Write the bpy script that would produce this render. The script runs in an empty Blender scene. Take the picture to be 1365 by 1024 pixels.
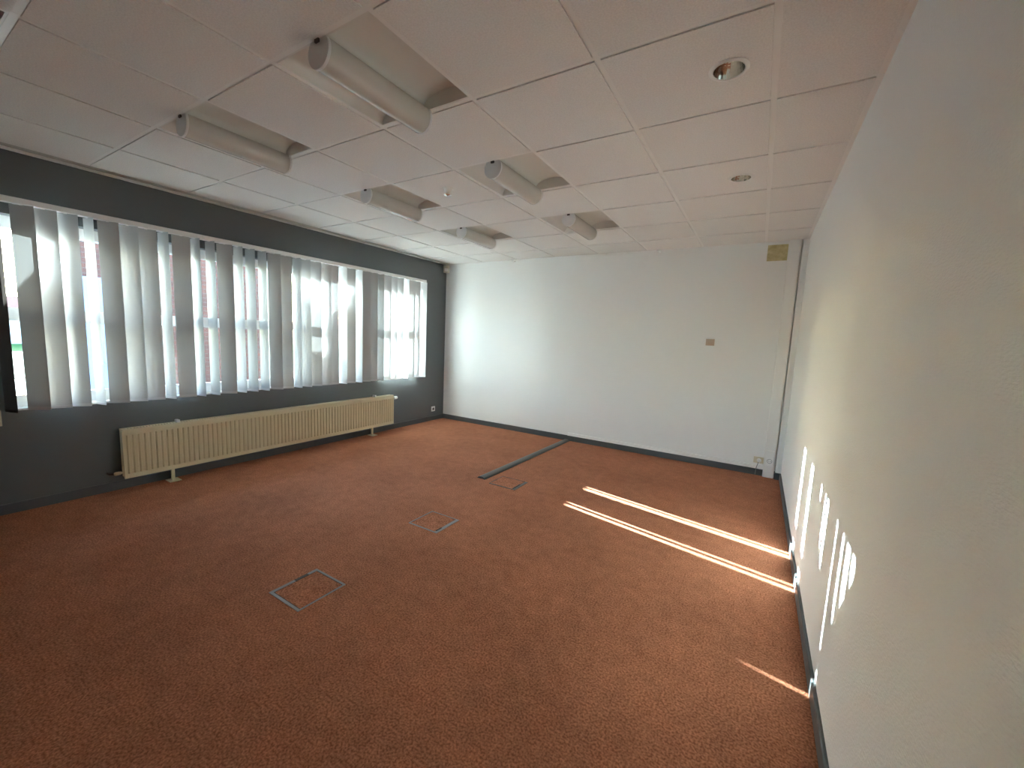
import bpy, bmesh, math, random
from mathutils import Vector, Matrix
random.seed(4)
SC = bpy.context.scene
COL = SC.collection
PI = math.pi

# ------------------------------------------------------------------ room numbers (metres)
W, D, H = 4.70, 5.11, 2.478          # right wall x, back wall y, ceiling z
YF = -2.55                           # front wall (behind the camera)
GX0, GX, GY0, GY = 0.1295, 0.60, 1.0234, 0.597   # ceiling grid
SUN = Vector((1.0, -0.207, -0.254))

# ------------------------------------------------------------------ materials
def mat(name, col, rough=0.6, metal=0.0, spec=0.5):
    m = bpy.data.materials.new(name); m.use_nodes = True
    b = m.node_tree.nodes['Principled BSDF']
    b.inputs['Base Color'].default_value = (*col, 1)
    b.inputs['Roughness'].default_value = rough
    b.inputs['Metallic'].default_value = metal
    b.inputs['Specular IOR Level'].default_value = spec
    return m

def nodes(m): return m.node_tree.nodes, m.node_tree.links, m.node_tree.nodes['Principled BSDF']

def bump(m, scale, strength, dist=0.002, detail=2.0, stretch=None, kind='noise'):
    n, l, b = nodes(m)
    tc = n.new('ShaderNodeTexCoord'); mp = n.new('ShaderNodeMapping')
    l.new(tc.outputs['Object'], mp.inputs['Vector'])
    if stretch: mp.inputs['Scale'].default_value = stretch
    if kind == 'noise':
        t = n.new('ShaderNodeTexNoise'); t.inputs['Scale'].default_value = scale; t.inputs['Detail'].default_value = detail
        out = t.outputs['Fac']
    else:
        t = n.new('ShaderNodeTexVoronoi'); t.inputs['Scale'].default_value = scale
        out = t.outputs['Distance']
    l.new(mp.outputs['Vector'], t.inputs['Vector'])
    bp = n.new('ShaderNodeBump'); bp.inputs['Strength'].default_value = strength; bp.inputs['Distance'].default_value = dist
    l.new(out, bp.inputs['Height']); l.new(bp.outputs['Normal'], b.inputs['Normal'])
    return m

def mottle(m, c1, c2, scale, detail=4.0, lo=0.3, hi=0.7):
    n, l, b = nodes(m)
    tc = n.new('ShaderNodeTexCoord'); t = n.new('ShaderNodeTexNoise')
    t.inputs['Scale'].default_value = scale; t.inputs['Detail'].default_value = detail
    l.new(tc.outputs['Object'], t.inputs['Vector'])
    r = n.new('ShaderNodeValToRGB')
    r.color_ramp.elements[0].position = lo; r.color_ramp.elements[1].position = hi
    r.color_ramp.elements[0].color = (*c1, 1); r.color_ramp.elements[1].color = (*c2, 1)
    l.new(t.outputs['Fac'], r.inputs['Fac']); l.new(r.outputs['Color'], b.inputs['Base Color'])
    return r

M = {}
M['wall_white'] = bump(mat('wall_white_paper', (0.84, 0.845, 0.83), 0.55, spec=0.35), 260, 0.35, 0.0012, 3)
M['wall_weave'] = bump(mat('wall_woven_paper', (0.83, 0.83, 0.81), 0.6, spec=0.3), 70, 0.7, 0.0025, 3, (1, 1, 3.0))
M['wall_grey'] = bump(mat('wall_grey_paint', (0.128, 0.138, 0.140), 0.5, spec=0.35), 220, 0.3, 0.001, 3)
M['skirting'] = mat('skirting_grey', (0.088, 0.096, 0.100), 0.4)
M['tile'] = bump(mat('ceiling_tile', (0.83, 0.82, 0.795), 0.9, spec=0.1), 420, 0.5, 0.0015, 2)
mottle(M['tile'], (0.79, 0.78, 0.755), (0.87, 0.86, 0.835), 150, 2.0, 0.35, 0.65)
M['bar'] = mat('grid_bar_white', (0.86, 0.85, 0.82), 0.3)
M['margin'] = mat('ceiling_margin', (0.55, 0.54, 0.50), 0.7)
M['white'] = mat('white_plastic', (0.88, 0.88, 0.86), 0.35)
M['white_gloss'] = mat('white_frame', (0.83, 0.84, 0.85), 0.25)
M['cream'] = mat('radiator_cream', (0.74, 0.67, 0.46), 0.38)
M['ivory'] = mat('ivory_plastic', (0.66, 0.60, 0.44), 0.4)
M['beige'] = mat('beige_plastic', (0.50, 0.40, 0.31), 0.45)
M['black'] = mat('black_plastic', (0.012, 0.012, 0.013), 0.5)
M['brown'] = mat('brown_plastic', (0.055, 0.042, 0.032), 0.5)
M['grey_metal'] = mat('grey_metal', (0.27, 0.27, 0.275), 0.5, 0.3)
M['chrome'] = mat('chrome', (0.86, 0.85, 0.83), 0.08, 1.0)
M['alu'] = mat('downlight_aluminium', (0.88, 0.86, 0.80), 0.12, 1.0)
M['reflector'] = mat('luminaire_enamel', (0.76, 0.745, 0.70), 0.28)
M['diffuser'] = mat('luminaire_diffuser', (0.62, 0.61, 0.57), 0.2)
M['cap'] = mat('luminaire_cap', (0.78, 0.79, 0.79), 0.35)
M['duct'] = mat('cable_cover_grey', (0.105, 0.105, 0.098), 0.45)
M['patch'] = mat('old_wallpaper_patch', (0.55, 0.47, 0.23), 0.7)
mottle(M['patch'], (0.42, 0.35, 0.16), (0.66, 0.58, 0.34), 18)
M['box'] = mat('detector_shell', (0.55, 0.52, 0.43), 0.45)

# carpet
M['carpet'] = mat('carpet_terracotta', (0.3, 0.1, 0.05), 0.95, spec=0.12)
n, l, b = nodes(M['carpet'])
tc = n.new('ShaderNodeTexCoord')
fine = n.new('ShaderNodeTexNoise'); fine.inputs['Scale'].default_value = 120; fine.inputs['Detail'].default_value = 4
big = n.new('ShaderNodeTexNoise'); big.inputs['Scale'].default_value = 2.1; big.inputs['Detail'].default_value = 5
mid = n.new('ShaderNodeTexNoise'); mid.inputs['Scale'].default_value = 14; mid.inputs['Detail'].default_value = 3
for t in (fine, big, mid): l.new(tc.outputs['Object'], t.inputs['Vector'])
r1 = n.new('ShaderNodeValToRGB')
r1.color_ramp.elements[0].position = 0.36; r1.color_ramp.elements[1].position = 0.66
r1.color_ramp.elements[0].color = (0.27, 0.098, 0.049, 1); r1.color_ramp.elements[1].color = (0.565, 0.235, 0.132, 1)
l.new(fine.outputs['Fac'], r1.inputs['Fac'])
ma = n.new('ShaderNodeMath'); ma.operation = 'ADD'; l.new(big.outputs['Fac'], ma.inputs[0]); l.new(mid.outputs['Fac'], ma.inputs[1])
mr = n.new('ShaderNodeMapRange'); mr.inputs['From Min'].default_value = 0.7; mr.inputs['From Max'].default_value = 1.3
mr.inputs['To Min'].default_value = 0.82; mr.inputs['To Max'].default_value = 1.12
l.new(ma.outputs[0], mr.inputs['Value'])
mx = n.new('ShaderNodeVectorMath'); mx.operation = 'SCALE'
l.new(r1.outputs['Color'], mx.inputs[0]); l.new(mr.outputs['Result'], mx.inputs['Scale'])
l.new(mx.outputs['Vector'], b.inputs['Base Color'])
bp = n.new('ShaderNodeBump'); bp.inputs['Strength'].default_value = 0.6; bp.inputs['Distance'].default_value = 0.004
l.new(fine.outputs['Fac'], bp.inputs['Height']); l.new(bp.outputs['Normal'], b.inputs['Normal'])

# translucent blind fabric
def fabric(name, refl, trans, gloss=1.42):
    m = bpy.data.materials.new(name); m.use_nodes = True
    n = m.node_tree.nodes; l = m.node_tree.links; n.clear()
    o = n.new('ShaderNodeOutputMaterial')
    d = n.new('ShaderNodeBsdfDiffuse'); d.inputs['Color'].default_value = (*refl, 1)
    t = n.new('ShaderNodeBsdfTranslucent'); t.inputs['Color'].default_value = (*trans, 1)
    tc = n.new('ShaderNodeTexCoord'); mp = n.new('ShaderNodeMapping'); mp.inputs['Scale'].default_value = (1, 1, 0.25)
    w = n.new('ShaderNodeTexNoise'); w.inputs['Scale'].default_value = 420; w.inputs['Detail'].default_value = 2
    l.new(tc.outputs['Object'], mp.inputs['Vector']); l.new(mp.outputs['Vector'], w.inputs['Vector'])
    bp = n.new('ShaderNodeBump'); bp.inputs['Strength'].default_value = 0.25; bp.inputs['Distance'].default_value = 0.0008
    l.new(w.outputs['Fac'], bp.inputs['Height'])
    l.new(bp.outputs['Normal'], d.inputs['Normal'])
    g = n.new('ShaderNodeBsdfGlossy'); g.inputs['Roughness'].default_value = 0.30; g.inputs['Color'].default_value = (1, 1, 1, 1)
    a = n.new('ShaderNodeAddShader'); l.new(d.outputs[0], a.inputs[0]); l.new(t.outputs[0], a.inputs[1])
    x = n.new('ShaderNodeMixShader'); f = n.new('ShaderNodeFresnel'); f.inputs['IOR'].default_value = gloss; l.new(f.outputs[0], x.inputs['Fac'])
    l.new(a.outputs[0], x.inputs[1]); l.new(g.outputs[0], x.inputs[2]); l.new(x.outputs[0], o.inputs['Surface'])
    return m
M['fabric'] = fabric('blind_fabric', (0.48, 0.48, 0.475), (0.014, 0.0145, 0.0145))
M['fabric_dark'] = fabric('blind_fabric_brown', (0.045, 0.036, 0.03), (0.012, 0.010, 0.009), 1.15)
M['hem'] = fabric('blind_hem', (0.60, 0.60, 0.60), (0.012, 0.012, 0.012))

# window glass: a thin clear pane
g = bpy.data.materials.new('window_glass'); g.use_nodes = True
n = g.node_tree.nodes; l = g.node_tree.links; n.clear()
o = n.new('ShaderNodeOutputMaterial'); t = n.new('ShaderNodeBsdfTransparent'); t.inputs['Color'].default_value = (0.96, 0.98, 0.98, 1)
gl = n.new('ShaderNodeBsdfGlossy'); gl.inputs['Roughness'].default_value = 0.02
fr = n.new('ShaderNodeFresnel'); fr.inputs['IOR'].default_value = 1.3
x = n.new('ShaderNodeMixShader'); l.new(fr.outputs[0], x.inputs['Fac']); l.new(t.outputs[0], x.inputs[1]); l.new(gl.outputs[0], x.inputs[2])
l.new(x.outputs[0], o.inputs['Surface'])
M['glass'] = g

# outside
def brick(name, c1, c2, mortar):
    m = mat(name, c1, 0.85)
    n, l, b = nodes(m)
    tc = n.new('ShaderNodeTexCoord'); sp = n.new('ShaderNodeSeparateXYZ'); cb = n.new('ShaderNodeCombineXYZ')
    ad = n.new('ShaderNodeMath'); ad.operation = 'ADD'
    l.new(tc.outputs['Object'], sp.inputs[0]); l.new(sp.outputs['X'], ad.inputs[0]); l.new(sp.outputs['Y'], ad.inputs[1])
    l.new(ad.outputs[0], cb.inputs['X']); l.new(sp.outputs['Z'], cb.inputs['Y'])
    t = n.new('ShaderNodeTexBrick'); l.new(cb.outputs[0], t.inputs['Vector'])
    t.inputs['Color1'].default_value = (*c1, 1); t.inputs['Color2'].default_value = (*c2, 1); t.inputs['Mortar'].default_value = (*mortar, 1)
    t.inputs['Scale'].default_value = 1.0; t.inputs['Brick Width'].default_value = 0.22; t.inputs['Row Height'].default_value = 0.075; t.inputs['Mortar Size'].default_value = 0.008
    l.new(t.outputs['Color'], b.inputs['Base Color'])
    return m
M['brick'] = brick('red_brick', (0.135, 0.048, 0.032), (0.09, 0.038, 0.028), (0.11, 0.075, 0.06))
M['roof'] = bump(mat('roof_clay', (0.33, 0.10, 0.06), 0.8), 9, 0.5, 0.02, 2, (1, 6, 1))
M['door_blue'] = mat('door_blue_paint', (0.22, 0.30, 0.48), 0.5)
M['grass'] = mat('grass', (0.1, 0.25, 0.05), 0.95, spec=0.1)
mottle(M['grass'], (0.022, 0.075, 0.010), (0.05, 0.13, 0.022), 3.5)
M['paving'] = mat('paving', (0.45, 0.41, 0.38), 0.9)
mottle(M['paving'], (0.15, 0.15, 0.155), (0.23, 0.23, 0.235), 2.2)
M['render'] = bump(mat('house_render', (0.70, 0.66, 0.60), 0.85), 30, 0.3, 0.004)
M['pane_dark'] = mat('house_pane', (0.05, 0.06, 0.08), 0.1)
M['hedge'] = mat('hedge_leaves', (0.06, 0.13, 0.04), 0.9)
mottle(M['hedge'], (0.03, 0.08, 0.02), (0.11, 0.20, 0.06), 22)

# ------------------------------------------------------------------ mesh helpers
class MB:
    def __init__(s): s.bm = bmesh.new()
    def box(s, a, b):
        x0, y0, z0 = [min(p, q) for p, q in zip(a, b)]; x1, y1, z1 = [max(p, q) for p, q in zip(a, b)]
        v = [s.bm.verts.new(p) for p in ((x0,y0,z0),(x1,y0,z0),(x1,y1,z0),(x0,y1,z0),(x0,y0,z1),(x1,y0,z1),(x1,y1,z1),(x0,y1,z1))]
        for f in ((3,2,1,0),(4,5,6,7),(0,1,5,4),(1,2,6,5),(2,3,7,6),(3,0,4,7)): s.bm.faces.new([v[i] for i in f])
        return s
    def prism(s, pts, vec):                     # closed polygon of 3-D points swept along vec
        vec = Vector(vec)
        a = [s.bm.verts.new(p) for p in pts]; b = [s.bm.verts.new(Vector(p) + vec) for p in pts]
        k = len(pts)
        s.bm.faces.new(a[::-1]); s.bm.faces.new(b)
        for i in range(k): s.bm.faces.new((a[i], a[(i+1) % k], b[(i+1) % k], b[i]))
        return s
    def strip(s, pts, vec):                     # open curve swept along vec: one sheet
        vec = Vector(vec)
        a = [s.bm.verts.new(p) for p in pts]; b = [s.bm.verts.new(Vector(p) + vec) for p in pts]
        for i in range(len(pts) - 1): s.bm.faces.new((a[i], a[i+1], b[i+1], b[i]))
        return s
    def lathe(s, prof, c=(0,0,0), axis='z', seg=32, close=False):   # prof: list of (radius, height)
        rings = []
        for r, h in prof:
            ring = []
            for i in range(seg):
                a = 2*PI*i/seg; u, v = r*math.cos(a), r*math.sin(a)
                p = {'z': (u, v, h), 'y': (u, h, v), 'x': (h, u, v)}[axis]
                ring.append(s.bm.verts.new(Vector(p) + Vector(c)))
            rings.append(ring)
        for q in range(len(rings) - 1):
            for i in range(seg):
                s.bm.faces.new((rings[q][i], rings[q][(i+1) % seg], rings[q+1][(i+1) % seg], rings[q+1][i]))
        if close:
            s.bm.faces.new(rings[0][::-1]); s.bm.faces.new(rings[-1])
        return s
    def tube(s, pts, r, seg=10):
        pts = [Vector(p) for p in pts]; rings = []
        for i, p in enumerate(pts):
            d = (pts[min(i+1, len(pts)-1)] - pts[max(i-1, 0)]).normalized()
            up = Vector((0,0,1)) if abs(d.z) < 0.9 else Vector((1,0,0))
            u = d.cross(up).normalized(); v = d.cross(u)
            rings.append([s.bm.verts.new(p + r*(math.cos(2*PI*k/seg)*u + math.sin(2*PI*k/seg)*v)) for k in range(seg)])
        for q in range(len(rings)-1):
            for k in range(seg): s.bm.faces.new((rings[q][k], rings[q][(k+1)%seg], rings[q+1][(k+1)%seg], rings[q+1][k]))
        s.bm.faces.new(rings[0][::-1]); s.bm.faces.new(rings[-1])
        return s
    def bevel(s, w, seg=2):
        bmesh.ops.bevel(s.bm, geom=list(s.bm.edges), offset=w, segments=seg, profile=0.5, affect='EDGES')
        return s
    def build(s, name, m, parent=None, loc=(0,0,0), rz=0.0, smooth=False):
        bmesh.ops.recalc_face_normals(s.bm, faces=list(s.bm.faces))
        me = bpy.data.meshes.new(name); s.bm.to_mesh(me); s.bm.free()
        if smooth:
            for p in me.polygons: p.use_smooth = True
            try: me.set_sharp_from_angle(angle=math.radians(40))
            except Exception: pass
        me.materials.append(M[m] if isinstance(m, str) else m)
        o = bpy.data.objects.new(name, me); COL.objects.link(o)
        o.location = loc; o.rotation_euler = (0, 0, rz)
        if parent: o.parent = parent
        return o

def tag(o, label, cat, group=None):
    o['label'] = label; o['category'] = cat
    if group: o['group'] = group
    return o
def struct(o): o['kind'] = 'structure'; return o
def thing(name, label, cat, loc=(0,0,0), rz=0.0, group=None):
    o = bpy.data.objects.new(name, None); COL.objects.link(o)
    o.location = loc; o.rotation_euler = (0, 0, rz); o.empty_display_size = 0.1
    return tag(o, label, cat, group)
def copy_tree(o, parent=None):
    kids = [c for c in bpy.data.objects if c.parent == o]
    c = o.copy(); COL.objects.link(c); c.parent = parent
    for k in kids: copy_tree(k, c)
    return c

# ------------------------------------------------------------------ the shell
struct(MB().box((-0.02, YF, -0.12), (W+0.02, D+0.02, 0.0)).build('floor', 'carpet'))
ZT = 2.85
# window openings in the left wall (y0, y1)
OP = [(0.56, 3.47), (3.66, 4.535)]
ZS, ZH = 0.722, 2.055
m = MB(); ex = -0.25
m.box((ex, YF, -0.12), (0, OP[0][0], ZT)); m.box((ex, OP[0][1], -0.12), (0, OP[1][0], ZT)); m.box((ex, OP[1][1], -0.12), (0, D, ZT))
for a, bb in OP:
    m.box((ex, a, -0.12), (0, bb, ZS)); m.box((ex, a, ZH), (0, bb, ZT))
struct(m.build('wall_left', 'wall_grey'))
struct(MB().box((-0.25, D, -0.12), (W+0.2, D+0.2, ZT)).build('wall_back', 'wall_white'))
struct(MB().box((W, YF-0.2, -0.12), (W+0.2, D, ZT)).build('wall_right', 'wall_weave'))
struct(MB().box((-0.25, YF-0.2, -0.12), (W, YF, ZT)).build('wall_front', 'wall_white'))
struct(MB().box((-0.25, YF-0.2, ZT), (W+0.2, D+0.2, ZT+0.15)).build('light_block_slab', 'margin'))  # unseen slab over the tiles, added to keep sun and sky out

# skirting boards
def skirting(name, pts, vec): struct(MB().prism(pts, vec).build(name, 'skirting'))
hb = 0.072
skirting('baseboard_left', [(0,YF,0),(0.012,YF,0),(0.012,YF,hb-0.004),(0.007,YF,hb),(0,YF,hb)], (0, D-YF, 0))
skirting('baseboard_back', [(0,D,0),(0,D-0.012,0),(0,D-0.012,hb-0.004),(0,D-0.007,hb),(0,D,hb)], (4.535, 0, 0))
skirting('baseboard_right', [(W,YF,0),(W-0.013,YF,0),(W-0.013,YF,hb-0.004),(W-0.008,YF,hb),(W,YF,hb)], (0, 5.045-YF, 0))

# ------------------------------------------------------------------ ceiling
xs = [GX0 + GX*i for i in range(8)]                       # 0.1295 .. 4.3295
xs.append(W)
ys = [GY0 + GY*j for j in range(-6, 7)] + [D]
ys = [YF] + [y for y in ys if y > YF + 0.01]
LIGHTS = [(i, j) for j in (-2, 0, 2, 4) for i in (2, 4)]  # cells: column index counted on xs, row counted on the grid
LIGHTS.remove((4, -2))
DOWN = [(4.172, 1.915), (4.171, 3.123)]
ZTILE = H - 0.005
def is_light(x, y):
    return any(xs[i]-0.01 < x < xs[i+1]-0.1 and GY0+GY*j-0.01 < y < GY0+GY*(j+1)-0.1 for i, j in LIGHTS + [(4, -2)][:0])
m = MB()
def hole_tile(m, x0, y0, x1, y1, c, r):
    ang = sorted([2*PI*k/40 for k in range(40)] + [math.atan2(q-c[1], p-c[0]) % (2*PI) for p in (x0, x1) for q in (y0, y1)])
    lo_i, lo_o, hi_i, hi_o = [], [], [], []
    for a in ang:
        dx, dy = math.cos(a), math.sin(a)
        t = min([(x1-c[0])/dx if dx > 1e-9 else (x0-c[0])/dx if dx < -1e-9 else 1e9, (y1-c[1])/dy if dy > 1e-9 else (y0-c[1])/dy if dy < -1e-9 else 1e9])
        for lst, rr, z in ((lo_i, r, ZTILE), (lo_o, t, ZTILE), (hi_i, r, H+0.012), (hi_o, t, H+0.012)):
            lst.append(m.bm.verts.new((c[0]+dx*rr, c[1]+dy*rr, z)))
    k = len(ang)
    for i in range(k):
        j = (i+1) % k
        m.bm.faces.new((lo_i[i], lo_i[j], lo_o[j], lo_o[i])); m.bm.faces.new((hi_o[i], hi_o[j], hi_i[j], hi_i[i]))
        m.bm.faces.new((lo_o[i], lo_o[j], hi_o[j], hi_o[i])); m.bm.faces.new((hi_i[i], hi_i[j], lo_i[j], lo_i[i]))
g_ = 0.0125
for i in range(len(xs)-1):
    for j in range(len(ys)-1):
        x0, x1, y0, y1 = xs[i]+g_, xs[i+1]-g_, ys[j]+g_, ys[j+1]-g_
        if xs[i+1] == W: x1 = W-0.024
        if ys[j+1] == D: y1 = D-0.022
        if is_light(xs[i], ys[j]): continue
        dl = [d for d in DOWN if x0 < d[0] < x1 and y0 < d[1] < y1]
        if dl: hole_tile(m, x0, y0, x1, y1, dl[0], 0.060)
        else:
            m.box((x0, y0, ZTILE), (x1, y1, H+0.012))
            jit = random.uniform(-0.0006, 0.0006)
            for v in list(m.bm.verts)[-8:]: v.co.z += jit
struct(m.build('ceiling', 'tile'))
m = MB()
for x in xs[:-1]: m.box((x-0.012, YF, H), (x+0.012, D, H+0.02))
for y in ys[1:-1]: m.box((GX0, y-0.012, H+0.0006), (W, y+0.012, H+0.02))
struct(m.build('trim_1', 'bar'))
# recessed margin along the window wall and the wall angles
m = MB()
m.box((0.0, YF, H+0.010), (GX0, D, H+0.03))
struct(m.build('trim_2', 'margin'))
m = MB()
m.box((0.0, YF, H-0.012), (0.022, D, H-0.009)); m.box((0.0, YF, H-0.012), (0.003, D, H+0.012))
m.box((W-0.026, YF, H-0.002), (W, D, H)); m.box((0.0, D-0.024, H-0.002), (W, D, H))
struct(m.build('trim_3', 'bar'))

# ------------------------------------------------------------------ windows
XG = -0.135
def window(name, y0, y1, mull):
    f = MB(); x0, x1 = -0.17, -0.10
    fw = 0.062
    f.box((x0, y0, ZS), (x1, y0+fw, ZH)); f.box((x0, y1-fw, ZS), (x1, y1, ZH))
    f.box((x0, y0+fw, ZS), (x1, y1-fw, ZS+0.095)); f.box((x0, y0+fw, ZH-0.08), (x1, y1-fw, ZH))
    root = struct(f.build(name, 'white_gloss'))
    MB().box((x0+0.008, y0+fw, 1.347), (x1+0.004, y1-fw, 1.437)).build('transom', 'white_gloss', root)
    for q in mull:
        MB().box((x0+0.004, q-0.03, ZS+0.095), (x1+0.006, q+0.03, ZH-0.08)).build('mullion', 'white_gloss', root)
    e = [y0+fw] + list(mull) + [y1-fw]
    for a, c in zip(e[:-1], e[1:]):
        a2 = a + (0.03 if a in mull else 0); c2 = c - (0.03 if c in mull else 0)
        for z0, z1 in ((ZS+0.095, 1.347), (1.437, ZH-0.08)):
            MB().box((XG-0.002, a2, z0), (XG+0.002, c2, z1)).build('pane', 'glass', root)
    MB().box((-0.10, y0, ZS-0.0), (0.004, y1, ZS+0.012)).build('window_sill', 'white_gloss', root)
    return root
window('window_1', OP[0][0], OP[0][1], (1.285, 2.415))
window('window_2', OP[1][0], OP[1][1], ())

# ------------------------------------------------------------------ vertical blind
XB = 0.070
blind = thing('vertical_blind', 'long off-white vertical blind with unevenly turned slats hanging across the window wall', 'blind', (XB, 0, 2.117))
SL = [(0.462, 62), (0.575, 72), (0.7025, 41), (0.8, 19), (0.9075, 35), (1.02, 78), (1.1275, 38), (1.24, 36), (1.3525, 23), (1.46, 75),
      (1.5825, 7), (1.685, 80), (1.7975, 79), (1.915, 41), (2.0275, 78), (2.135, 77), (2.2475, 81), (2.365, 52), (2.4775, 20), (2.6, 82),
      (2.702, 72), (2.812, 36), (2.943, 12), (3.04, 10), (3.1675, 80), (3.27, 29), (3.3925, 82), (3.495, 29), (3.6075, 25), (3.737, 87),
      (3.8375, 28), (3.945, 29), (4.0575, 29), (4.182, 92), (4.2825, 22), (4.39, 16), (4.512, 52)]
MB().box((0.035-XB, 0.40, 0.002), (0.090-XB, 4.575, 0.040)).bevel(0.003, 1).build('headrail', 'white', blind)
hw, ZL = 0.0635, -1.392
def slat_curve(bow): return [(bow*(1-(2*k/8-1)**2), -hw+2*hw*k/8, 0) for k in range(9)]
def make_slat(mname):
    s = MB().strip([(p[0], p[1], ZL) for p in slat_curve(0.0035)], (0, 0, -ZL)).build('slat', mname, blind, smooth=True)
    hp = [(p[0]+0.0012, p[1]*0.985, ZL) for p in slat_curve(0.0035)] + [(p[0]-0.0012, p[1]*0.985, ZL) for p in slat_curve(0.0035)][::-1]
    MB().prism(hp, (0, 0, 0.022)).build('bottom_weight', 'hem' if mname == 'fabric' else mname, s)
    MB().box((-0.006, -0.009, -0.004), (0.006, 0.009, 0.006)).build('slat_hanger', 'white', s)
    return s
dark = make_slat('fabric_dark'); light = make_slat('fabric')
for k, (y, th) in enumerate(SL):
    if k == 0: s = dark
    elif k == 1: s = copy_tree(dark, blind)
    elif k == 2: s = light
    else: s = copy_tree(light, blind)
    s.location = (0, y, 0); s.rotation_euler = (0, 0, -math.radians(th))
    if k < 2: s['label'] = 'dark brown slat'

# ------------------------------------------------------------------ radiator
rad = thing('radiator', 'long cream ribbed panel radiator on the grey wall below the window blind', 'radiator', (0, 0, 0))
RY0, RY1, RZ0, RZ1 = 1.115, 3.940, 0.108, 0.505
def rad_panel(xf, xb, name):
    nrib = 74; pr = []
    ya, yb = RY0+0.02, RY1-0.02; p = (yb-ya)/nrib
    for k in range(nrib):
        y = ya + k*p
        pr += [(xf-0.010, y), (xf-0.010, y+0.10*p), (xf, y+0.30*p), (xf, y+0.82*p)]
    pr += [(xf-0.010, yb)]
    m = MB()
    zt, zb = RZ1-0.042, RZ0+0.036
    m.prism([(x, y, zb) for x, y in pr] + [(xb, yb, zb), (xb, ya, zb)], (0, 0, zt-zb))
    m.box((xb, RY0, RZ0), (xf+0.002, RY1, zb)); m.box((xb, RY0, zt), (xf+0.002, RY1, RZ1-0.004))
    m.box((xb, RY0, zb), (xf+0.001, ya, zt)); m.box((xb, yb, zb), (xf+0.001, RY1, zt))
    return m.build(name, 'cream', rad)
rad_panel(0.112, 0.092, 'front_panel')
MB().box((0.035, RY0+0.005, RZ0+0.004), (0.050, RY1-0.005, RZ1-0.006)).bevel(0.003, 1).build('rear_panel', 'cream', rad)
m = MB(); m.box((0.034, RY0+0.004, RZ1-0.006), (0.112, RY0+0.012, RZ1+0.006)); 
m.box((0.034, RY0+0.004, RZ1-0.004), (0.042, RY1-0.004, RZ1+0.006)); m.box((0.100, RY0+0.004, RZ1-0.004), (0.112, RY1-0.004, RZ1+0.006))
for k in range(140):
    y = RY0+0.012 + k*(RY1-RY0-0.024)/140
    m.box((0.042, y, RZ1-0.004), (0.100, y+0.011, RZ1+0.003))
m.box((0.034, RY1-0.012, RZ1-0.006), (0.112, RY1-0.004, RZ1+0.006))
m.build('top_grille', 'cream', rad)
for y in (RY0+0.001, RY1-0.004):
    MB().box((0.050, y, RZ0+0.10), (0.092, y+0.003, RZ1-0.004)).build('end_cover', 'cream', rad)
for y in (1.44, 3.60):
    ft = MB().box((0.064, y-0.011, 0.004), (0.086, y+0.011, RZ0+0.05)).build('foot', 'cream', rad)
    MB().box((0.036, y-0.042, 0.0), (0.135, y+0.042, 0.005)).build('base_plate', 'cream', ft)
for y in (1.50, 3.66):
    MB().box((0.022, y-0.012, RZ1-0.02), (0.075, y+0.012, RZ1+0.026)).bevel(0.004, 2).build('wall_clip', 'white', rad)
v = MB().lathe([(0.010, 0), (0.010, 0.02), (0.014, 0.02), (0.014, 0.034)], (0.070, RY1, 0.462), 'y', 20, True).build('valve_body', 'black', rad, smooth=True)
MB().lathe([(0.012, 0), (0.021, 0.006), (0.022, 0.045), (0.018, 0.060), (0.004, 0.062)], (0.070, RY1+0.034, 0.462), 'y', 24, True).build('valve_head', 'white', v, smooth=True)
MB().tube([(0.070, RY1+0.024, 0.462), (0.03, RY1+0.024, 0.462), (0.002, RY1+0.024, 0.462)], 0.008).build('valve_pipe', 'chrome', v, smooth=True)
MB().lathe([(0.009, 0), (0.012, 0.004), (0.012, 0.02), (0.004, 0.024)], (0.070, RY1, 0.135), 'y', 16, True).build('drain_plug', 'black', rad, smooth=True)
MB().lathe([(0.006, 0.0), (0.011, -0.006), (0.014, -0.02), (0.014, -0.045), (0.008, -0.052)], (0.060, RY0, 0.150), 'y', 20, True).build('return_valve', 'ivory', rad, smooth=True)
MB().tube([(0.060, RY0-0.05, 0.150), (0.040, RY0-0.072, 0.150), (0.020, RY0-0.074, 0.150), (0.002, RY0-0.074, 0.150)], 0.008).build('return_pipe', 'brown', rad, smooth=True)

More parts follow.
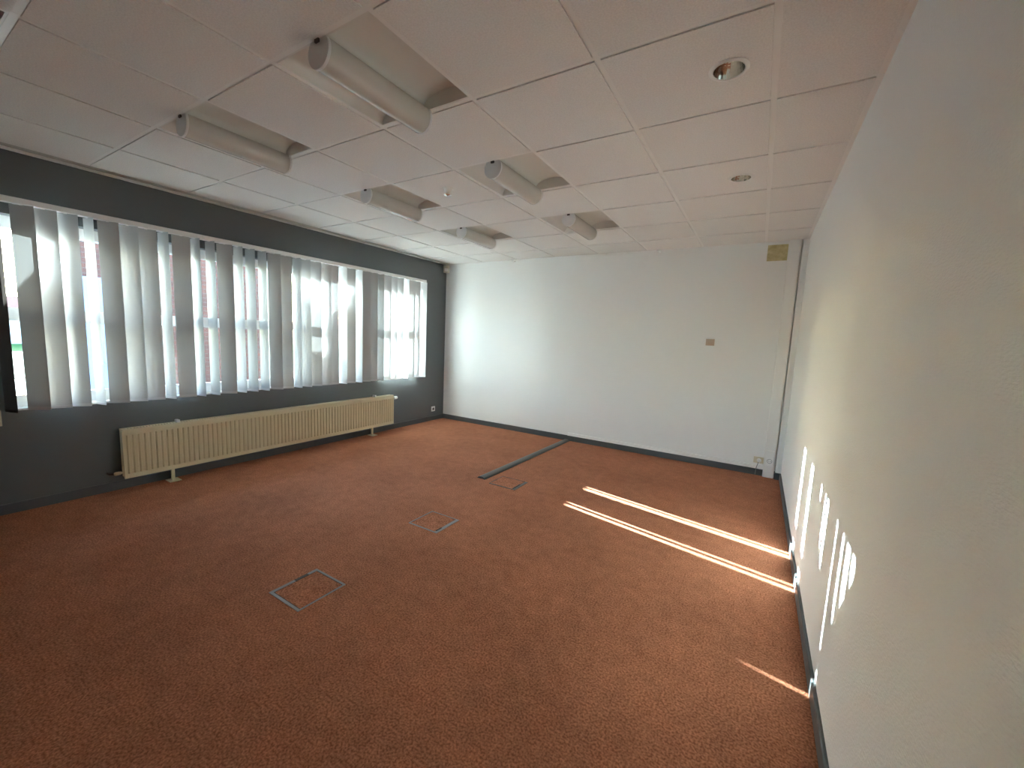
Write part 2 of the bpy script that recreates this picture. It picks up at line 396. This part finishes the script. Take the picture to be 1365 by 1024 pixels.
# ------------------------------------------------------------------ recessed luminaires
def make_light(i, j, label):
    x0 = xs[i]; y0 = GY0 + GY*j
    root = thing('ceiling_light', label, 'ceiling light', (x0+0.3, y0+GY/2, H), 0, 'recessed tube lights in the ceiling')
    return root
protoroot = None
LABEL = {(4, 0): 'largest recessed ceiling light, grey tube in the tile bay nearest the camera',
         (2, 0): 'recessed tube ceiling light nearest the window blind, left of the largest one',
         (4, 2): 'recessed tube ceiling light between the white ceiling fitting and the right-hand downlights',
         (2, 2): 'recessed tube ceiling light in the bay just left of the white ceiling fitting',
         (4, 4): 'recessed tube ceiling light closest to the white back wall, right one of the far pair',
         (2, 4): 'recessed tube ceiling light near the far window corner, left one of the far pair',
         (2, -2): 'recessed ceiling light cut off by the top left corner of the photo'}
first = True
for key in [(4, 0), (2, 0), (4, 2), (2, 2), (4, 4), (2, 4), (2, -2)]:
    i, j = key
    loc = (xs[i]+0.3, GY0+GY*j+GY/2, H)
    if first:
        proto = thing('ceiling_light', LABEL[key], 'ceiling light', loc, 0, 'recessed tube lights in the ceiling')
        a, hy = 0.288, GY/2-0.0122
        pr = []
        for s in range(0, 41):
            u = s/40; x = -a + 2*a*u
            ww = (u*2) % 1.0 if u < 1 else 1.0
            q = (u*2) if u <= 0.5 else (u*2-1)
            z = 0.006 + 0.066*math.sqrt(max(0.0, 1-(2*q-1)**2))**0.9
            pr.append((x, -hy+0.008, z))
        pr += [(a, -hy+0.008, 0.1), (-a, -hy+0.008, 0.1)]
        MB().prism(pr, (0, 2*hy-0.016, 0)).build('reflector_housing', 'reflector', proto, smooth=True)
        for s in (-1, 1):
            MB().box((-a, s*hy, 0.0015), (a, s*(hy-0.008), 0.1)).build('end_plate', 'reflector', proto)
        # D-shaped diffuser under the centre rib
        r, zc, ty = 0.062, -0.040, 0.284
        cut = math.asin((0.004-zc)/r)
        arc = [(r*math.cos(t), r*math.sin(t)+zc) for t in [PI-cut + (PI+2*cut)*k/28 for k in range(29)]]
        MB().prism([(x, -ty+0.012, z) for x, z in arc], (0, 2*ty-0.024, 0)).build('diffuser', 'diffuser', proto, smooth=True)
        arc2 = [(x*1.03, (z-zc)*1.03+zc if z < 0.0 else z) for x, z in arc]
        for s in (-1, 1):
            MB().prism([(x, s*ty, z) for x, z in arc2], (0, -s*0.012, 0)).build('end_cap', 'cap', proto, smooth=True)
            c = MB().box((-0.012, s*(ty+0.001), -0.012), (0.012, s*(ty+0.008), 0.0)).build('retaining_clip', 'brown', proto)
        first = False; root = proto
    else:
        root = copy_tree(proto); root.location = loc; root['label'] = LABEL[key]

# ------------------------------------------------------------------ downlights
def make_down(loc, label):
    r = thing('downlight', label, 'downlight', loc, 0, 'round downlights in the ceiling')
    MB().lathe([(0.056, 0.003), (0.0575, -0.009), (0.061, -0.0115), (0.072, -0.0085), (0.074, -0.0062), (0.060, -0.006), (0.057, 0.003)], (0,0,0), 'z', 48).build('trim_ring', 'white', r, smooth=True)
    MB().lathe([(0.056, -0.009), (0.051, 0.012), (0.043, 0.036), (0.032, 0.060), (0.022, 0.078), (0.001, 0.080)], (0,0,0), 'z', 24).build('reflector', 'alu', r, smooth=False)
    b = MB().lathe([(0.001, 0.028), (0.010, 0.032), (0.014, 0.045), (0.012, 0.072), (0.008, 0.079)], (0.0,0,0), 'z', 20).build('lamp', 'white', r, smooth=True)
    return r
d0 = make_down((DOWN[0][0], DOWN[0][1], H), 'round chromed downlight in the ceiling, larger one nearer the camera')
d1 = copy_tree(d0); d1.location = (DOWN[1][0], DOWN[1][1], H); d1['label'] = 'round chromed downlight in the ceiling, smaller one nearer the back wall'

# small fitting between the lights
f = thing('ceiling_sensor', 'small white and chrome fitting sticking down from a ceiling tile between two lights', 'sensor', (2.262, 2.468, ZTILE))
MB().lathe([(0.001, 0), (0.036, 0), (0.036, -0.004), (0.028, -0.010), (0.022, -0.028), (0.018, -0.034), (0.001, -0.034)], (0,0,0), 'z', 28).build('base', 'white', f, smooth=True)
MB().lathe([(0.014, -0.034), (0.020, -0.042), (0.030, -0.046), (0.030, -0.050), (0.012, -0.056), (0.001, -0.057)], (0,0,0), 'z', 28).build('chrome_head', 'chrome', f, smooth=True)
MB().box((-0.034, -0.006, -0.022), (-0.022, 0.006, -0.004)).bevel(0.002, 1).build('side_tab', 'white', f)

# corner motion detector
f = thing('motion_detector', 'small cream motion detector box up in the far left corner under the ceiling', 'detector', (0.0, D, 2.34))
MB().prism([(0.0, -0.075, 0.0), (0.012, -0.075, 0), (0.062, -0.018, 0), (0.062, 0.0, 0), (0.0, 0.0, 0)], (0, 0, 0.115)).bevel(0.004, 2).build('housing', 'box', f)
MB().prism([(0.020, -0.0685, 0.02), (0.058, -0.0245, 0.02), (0.060, -0.0265, 0.02), (0.022, -0.0705, 0.02)], (0, 0, 0.05)).build('lens', 'white', f)

# ------------------------------------------------------------------ back wall fittings
sw = thing('light_switch', 'small square beige switch alone on the white back wall', 'switch', (3.895, D, 1.418))
MB().box((-0.044, -0.010, -0.037), (0.044, 0.0, 0.037)).bevel(0.003, 2).build('frame', 'beige', sw)
MB().box((-0.026, -0.016, -0.022), (0.030, -0.010, 0.022)).bevel(0.002, 1).build('rocker', 'beige', sw)

tag(MB().box((2.243, D-0.022, hb+0.001), (4.534, D, hb+0.040)).bevel(0.002, 1).build('cable_trunking', 'white'), 'slim white cable trunking strip lying along the top of the grey back skirting', 'trunking')

col = thing('trunking_column', 'tall white trunking column with a power socket in the right back corner', 'trunking', (4.585, D, 0))
MB().box((-0.050, -0.052, 0.004), (0.050, 0.0, H-0.004)).build('body', 'white', col)
m = MB(); m.box((-0.044, -0.056, 0.30), (0.044, -0.052, H-0.004)); m.box((-0.044, -0.056, 0.004), (0.044, -0.052, 0.128)); m.build('cover', 'white', col)
so = MB().box((-0.043, -0.060, 0.130), (0.043, -0.052, 0.298)).bevel(0.002, 1).build('socket_plate', 'white', col)
MB().lathe([(0.024, -0.0605), (0.021, -0.0603), (0.019, -0.0595), (0.001, -0.0595)], (0, 0, 0.185), 'y', 24).build('socket_well', 'grey_metal', so, smooth=True)
for dx in (-0.008, 0.008):
    MB().lathe([(0.0001, -0.0615), (0.003, -0.0612), (0.003, -0.0600)], (dx, 0, 0.185), 'y', 10).build('pin_hole', 'black', so)
m = MB()
m.box((4.648, D-0.052, hb+0.0), (W, D, H))
struct(m.build('trim_5', 'wall_white'))
struct(MB().box((4.640, D-0.064, 0), (W, D-0.0, hb)).build('baseboard_corner', 'skirting'))

s = thing('wall_socket', 'old yellowed double socket with a white plug low beside the trunking column', 'socket', (4.487, D, 0.168))
MB().box((-0.047, -0.012, -0.034), (0.047, 0.0, 0.034)).bevel(0.003, 2).build('plate', 'ivory', s)
pl = MB().lathe([(0.021, -0.012), (0.021, -0.030), (0.016, -0.038), (0.001, -0.039)], (0.004, 0, 0.0), 'y', 24).build('plug', 'white', s, smooth=True)
MB().tube([(0.000, -0.028, -0.016), (-0.004, -0.030, -0.04), (-0.012, -0.024, -0.07), (-0.016, -0.020, -0.10), (-0.018, -0.018, -0.15), (-0.02, -0.016, -0.163)], 0.0035, 8).build('cable', 'grey_metal', s, smooth=True)

tag(MB().box((4.352, D-0.003, 2.283), (4.530, D, 2.445)).build('wall_patch', 'patch'), 'square yellowed patch of bare wall under the ceiling beside the trunking column', 'patch')
rl = thing('ceiling_rail', 'thin white rail fixed where the back wall meets the ceiling', 'rail', (1.25, D-0.055, H-0.030))
MB().box((0, -0.006, 0.004), (2.02, 0.006, 0.018)).build('track', 'white', rl)
for x in (0.0, 1.99):
    MB().box((x, -0.012, -0.004), (x+0.035, 0.055, 0.022)).bevel(0.003, 1).build('end_bracket', 'cap', rl)

# left wall socket and the edge of a cream box at the frame's left
s = thing('wall_socket', 'small white socket low on the grey wall right of the radiator', 'socket', (0, 4.862, 0.182))
MB().box((0, -0.040, -0.040), (0.010, 0.040, 0.040)).bevel(0.003, 2).build('plate', 'white', s)
MB().lathe([(0.021, 0.0105), (0.019, 0.0103), (0.017, 0.011), (0.001, 0.011)], (0, 0, 0), 'x', 24).build('socket_well', 'brown', s, smooth=True)
s = thing('switch_box', 'cream box on the grey wall cut off at the left edge under the blind', 'switch', (0, 0.495, 0.680))
MB().box((0, -0.042, -0.055), (0.012, 0.042, 0.055)).bevel(0.003, 2).build('plate', 'ivory', s)
MB().box((0.012, -0.028, -0.030), (0.017, 0.028, 0.030)).bevel(0.002, 1).build('rocker', 'ivory', s)

# ------------------------------------------------------------------ floor boxes and cable cover
def floor_box(x0, y0, x1, y1, label, grip, fr=(0.014, 0.014, 0.012, 0.012), mname='grey_metal'):
    cx, cy = (x0+x1)/2, (y0+y1)/2
    r = thing('floor_box', label, 'floor box', (cx, cy, 0), 0, 'floor boxes set into the carpet')
    a, bq = (x1-x0)/2, (y1-y0)/2
    l_, r_, n_, f_ = fr
    m = MB(); t = 0.0035
    m.box((-a, -bq, 0), (-a+l_, bq, t)); m.box((a-r_, -bq, 0), (a, bq, t))
    m.box((-a+l_, -bq, 0), (a-r_, -bq+n_, t)); m.box((-a+l_, bq-f_, 0), (a-r_, bq, t))
    m.build('frame', mname, r)
    MB().box((-a+l_+0.005, -bq+n_+0.005, 0), (a-r_-0.005, bq-f_-0.005, 0.0022)).build('lid', 'carpet', r)
    MB().box((-a+l_, -bq+n_, 0), (a-r_, bq-f_, 0.0008)).build('gap_seal', 'black', r)
    gx0, gy0, gx1, gy1, gm = grip
    MB().box((gx0, gy0, 0.001), (gx1, gy1, 0.0055)).bevel(0.0012, 1).build('grip', gm, r)
    return r
floor_box(2.318, 1.066, 2.577, 1.336, 'large carpet-topped floor box with grey frame nearest the camera', (-0.128, 0.0, -0.108, 0.075, 'brown'), (0.017, 0.008, 0.014, 0.010))
floor_box(2.316, 2.060, 2.584, 2.312, 'middle carpet-topped floor box with grey frame, dark slot on its right edge', (0.106, -0.105, 0.116, -0.045, 'black'), (0.006, 0.026, 0.010, 0.004))
floor_box(2.322, 3.085, 2.606, 3.330, 'farthest carpet-topped floor box, right beside the end of the grey cable cover', (0.104, -0.10, 0.118, 0.03, 'black'), (0.0009, 0.028, 0.010, 0.0009), 'duct')

cc = thing('cable_cover', 'dark grey half-round cable cover running over the carpet to the back wall', 'cable cover', (2.192, 3.14, 0), 0)
ang = math.atan2(0.045, 1.945)
pr = [(0.045*math.cos(t), 0, 0.022*math.sin(t)) for t in [PI*k/14 for k in range(15)]] + [(0.038*math.cos(t), 0, 0.017*math.sin(t)) for t in [PI*(14-k)/14 for k in range(15)]]
o = MB().prism(pr, (0, 1.952, 0)).build('shell', 'duct', cc, rz=-ang, smooth=True)
o = MB().box((-0.036, 0.004, 0.0005), (0.036, 1.95, 0.003)).build('base_strip', 'black', cc, rz=-ang)

# ------------------------------------------------------------------ outside
GZ = -0.35
struct(MB().box((-13, -14, GZ-0.2), (-0.25, 24, GZ)).build('ground', 'paving'))
lawn = MB().box((-60, -40, GZ-0.2), (-13, 60, GZ+0.02)).build('lawn', 'grass'); lawn['kind'] = 'stuff'; lawn['label'] = 'green lawn beyond the paved yard outside the window'
ra = -math.atan(0.207)
def gable(name, label, yc, hwid, zl, ze, za, depth, door=False):
    r = thing(name, label, 'building', (-4.2, yc, GZ), ra)
    ze -= GZ; za -= GZ; zl -= GZ
    MB().prism([(0, -hwid, 0), (0, hwid, 0), (0, hwid, ze), (0, 0, za), (0, -hwid, zl)], (-depth, 0, 0)).build('wall', 'brick', r)
    t = 0.05
    for s, zz in ((-1, zl), (1, ze)):
        sl = (za-zz)/hwid
        MB().prism([(0.03, 0, za), (0.03, s*(hwid+0.02), zz-0.02*sl), (0.03, s*(hwid+0.02), zz-0.02*sl+t), (0.03, 0, za+t)], (-depth-0.06, 0, 0)).build('roof', 'roof', r)
    if door:
        d = MB().box((0.0, -0.92, 0.0), (0.03, -0.30, 2.35)).build('door', 'door_blue', r)
        MB().lathe([(0.02, 0.03), (0.03, 0.05), (0.02, 0.07)], (0, -0.38, 1.05), 'x', 12, True).build('door_knob', 'chrome', d)
    return r
ob = gable('brick_outbuilding', 'red brick outbuilding with a steep gable and an added sun-blocking brick block across the yard outside the window', 2.48, 1.13, 2.30, 2.57, 4.15, 3.0, True)
SB = Matrix.Rotation(-ra, 3, 'Z') @ Vector((0, 3.77-2.48, 0))
PR = [(-0.14, 2.20), (0.0, 2.20), (0.09, 2.60), (0.20, 2.68), (0.32, 2.76), (0.45, 2.92), (0.52, 3.06), (0.62, 3.06)]  # outline of the added brick block, shaped to cut off the sun streaks
sb = MB().prism([(0, -0.14, 0), (0, 0.62, 0)] + [(0, a, b-GZ-0.03) for a, b in PR[::-1]], (-0.7, 0, 0)).build('sun_blocker', 'brick', ob, loc=SB)
MB().prism([(0.03, a, b-GZ-0.03) for a, b in PR] + [(0.03, a, b-GZ) for a, b in PR[::-1]], (-0.76, 0, 0)).build('sun_blocker_roof', 'roof', sb)
hs = thing('garage', 'low pale garage with a red roof far off beyond the lawn outside', 'building', (-34, 8, GZ+0.02))
MB().box((-6, -9, 0), (0, 9, 1.5)).build('wall', 'render', hs)
MB().prism([(0.4, -9.3, 1.5), (-6.4, -9.3, 1.5), (-3, -9.3, 2.9)], (0, 18.6, 0)).build('roof', 'roof', hs)
for y in (-6, -2, 2, 6):
    wf = MB().box((-0.02, y-1.1, 0.0), (0.04, y+1.1, 1.35)).build('garage_door', 'white_gloss', hs)
    MB().box((0.04, y-0.1, 0.62), (0.07, y+0.1, 0.66)).build('door_handle', 'black', wf)

# ------------------------------------------------------------------ light
w = bpy.data.worlds.new('World'); SC.world = w; w.use_nodes = True
n = w.node_tree.nodes; l = w.node_tree.links
bg = n['Background']
sky = n.new('ShaderNodeTexSky'); sky.sky_type = 'NISHITA'; sky.sun_disc = False
sky.sun_elevation = math.radians(14.0); sky.sun_rotation = math.atan2(SUN.x*-1, -SUN.y)
sky.air_density = 1.0; sky.dust_density = 1.5; sky.ozone_density = 1.0
wb = n.new('ShaderNodeVectorMath'); wb.operation = 'MULTIPLY'; wb.inputs[1].default_value = (0.80, 1.0, 1.16)
l.new(sky.outputs['Color'], wb.inputs[0]); l.new(wb.outputs['Vector'], bg.inputs['Color']); bg.inputs['Strength'].default_value = 0.98
sd = bpy.data.lights.new('sun', 'SUN'); sd.energy = 40; sd.angle = math.radians(0.30); sd.color = (0.855, 1.0, 1.02)
so_ = bpy.data.objects.new('sun', sd); COL.objects.link(so_)
so_.rotation_euler = SUN.to_track_quat('-Z', 'Y').to_euler(); so_.location = (-8, 3, 6)

# ------------------------------------------------------------------ camera
cd = bpy.data.cameras.new('camera'); cam = bpy.data.objects.new('camera', cd); COL.objects.link(cam)
cd.sensor_width = 36; cd.sensor_fit = 'HORIZONTAL'; cd.lens = 542.4159/1365*36; cd.clip_start = 0.02; cd.clip_end = 500
yaw, pitch, roll = -0.5417, -0.1157, 0.0437
cy, sy = math.cos(yaw), math.sin(yaw)
fw_ = Vector((sy*math.cos(pitch), cy*math.cos(pitch), math.sin(pitch)))
rt = Vector((cy, -sy, 0)); up = rt.cross(fw_)
r2 = math.cos(roll)*rt + math.sin(roll)*up; u2 = -math.sin(roll)*rt + math.cos(roll)*up
cam.matrix_world = Matrix(((r2.x, u2.x, -fw_.x, 4.3847), (r2.y, u2.y, -fw_.y, 0), (r2.z, u2.z, -fw_.z, 1.3843), (0, 0, 0, 1)))
SC.camera = cam

vs = SC.view_settings
vs.view_transform = 'Standard'; vs.look = 'None'; vs.gamma = 1.0; vs.use_curve_mapping = False
vs.exposure = 1.83
SC.cycles.max_bounces = 14; SC.cycles.diffuse_bounces = 10; SC.cycles.transparent_max_bounces = 24
SC.cycles.transmission_bounces = 10; SC.cycles.sample_clamp_indirect = 12
SC.cycles.use_denoising = True
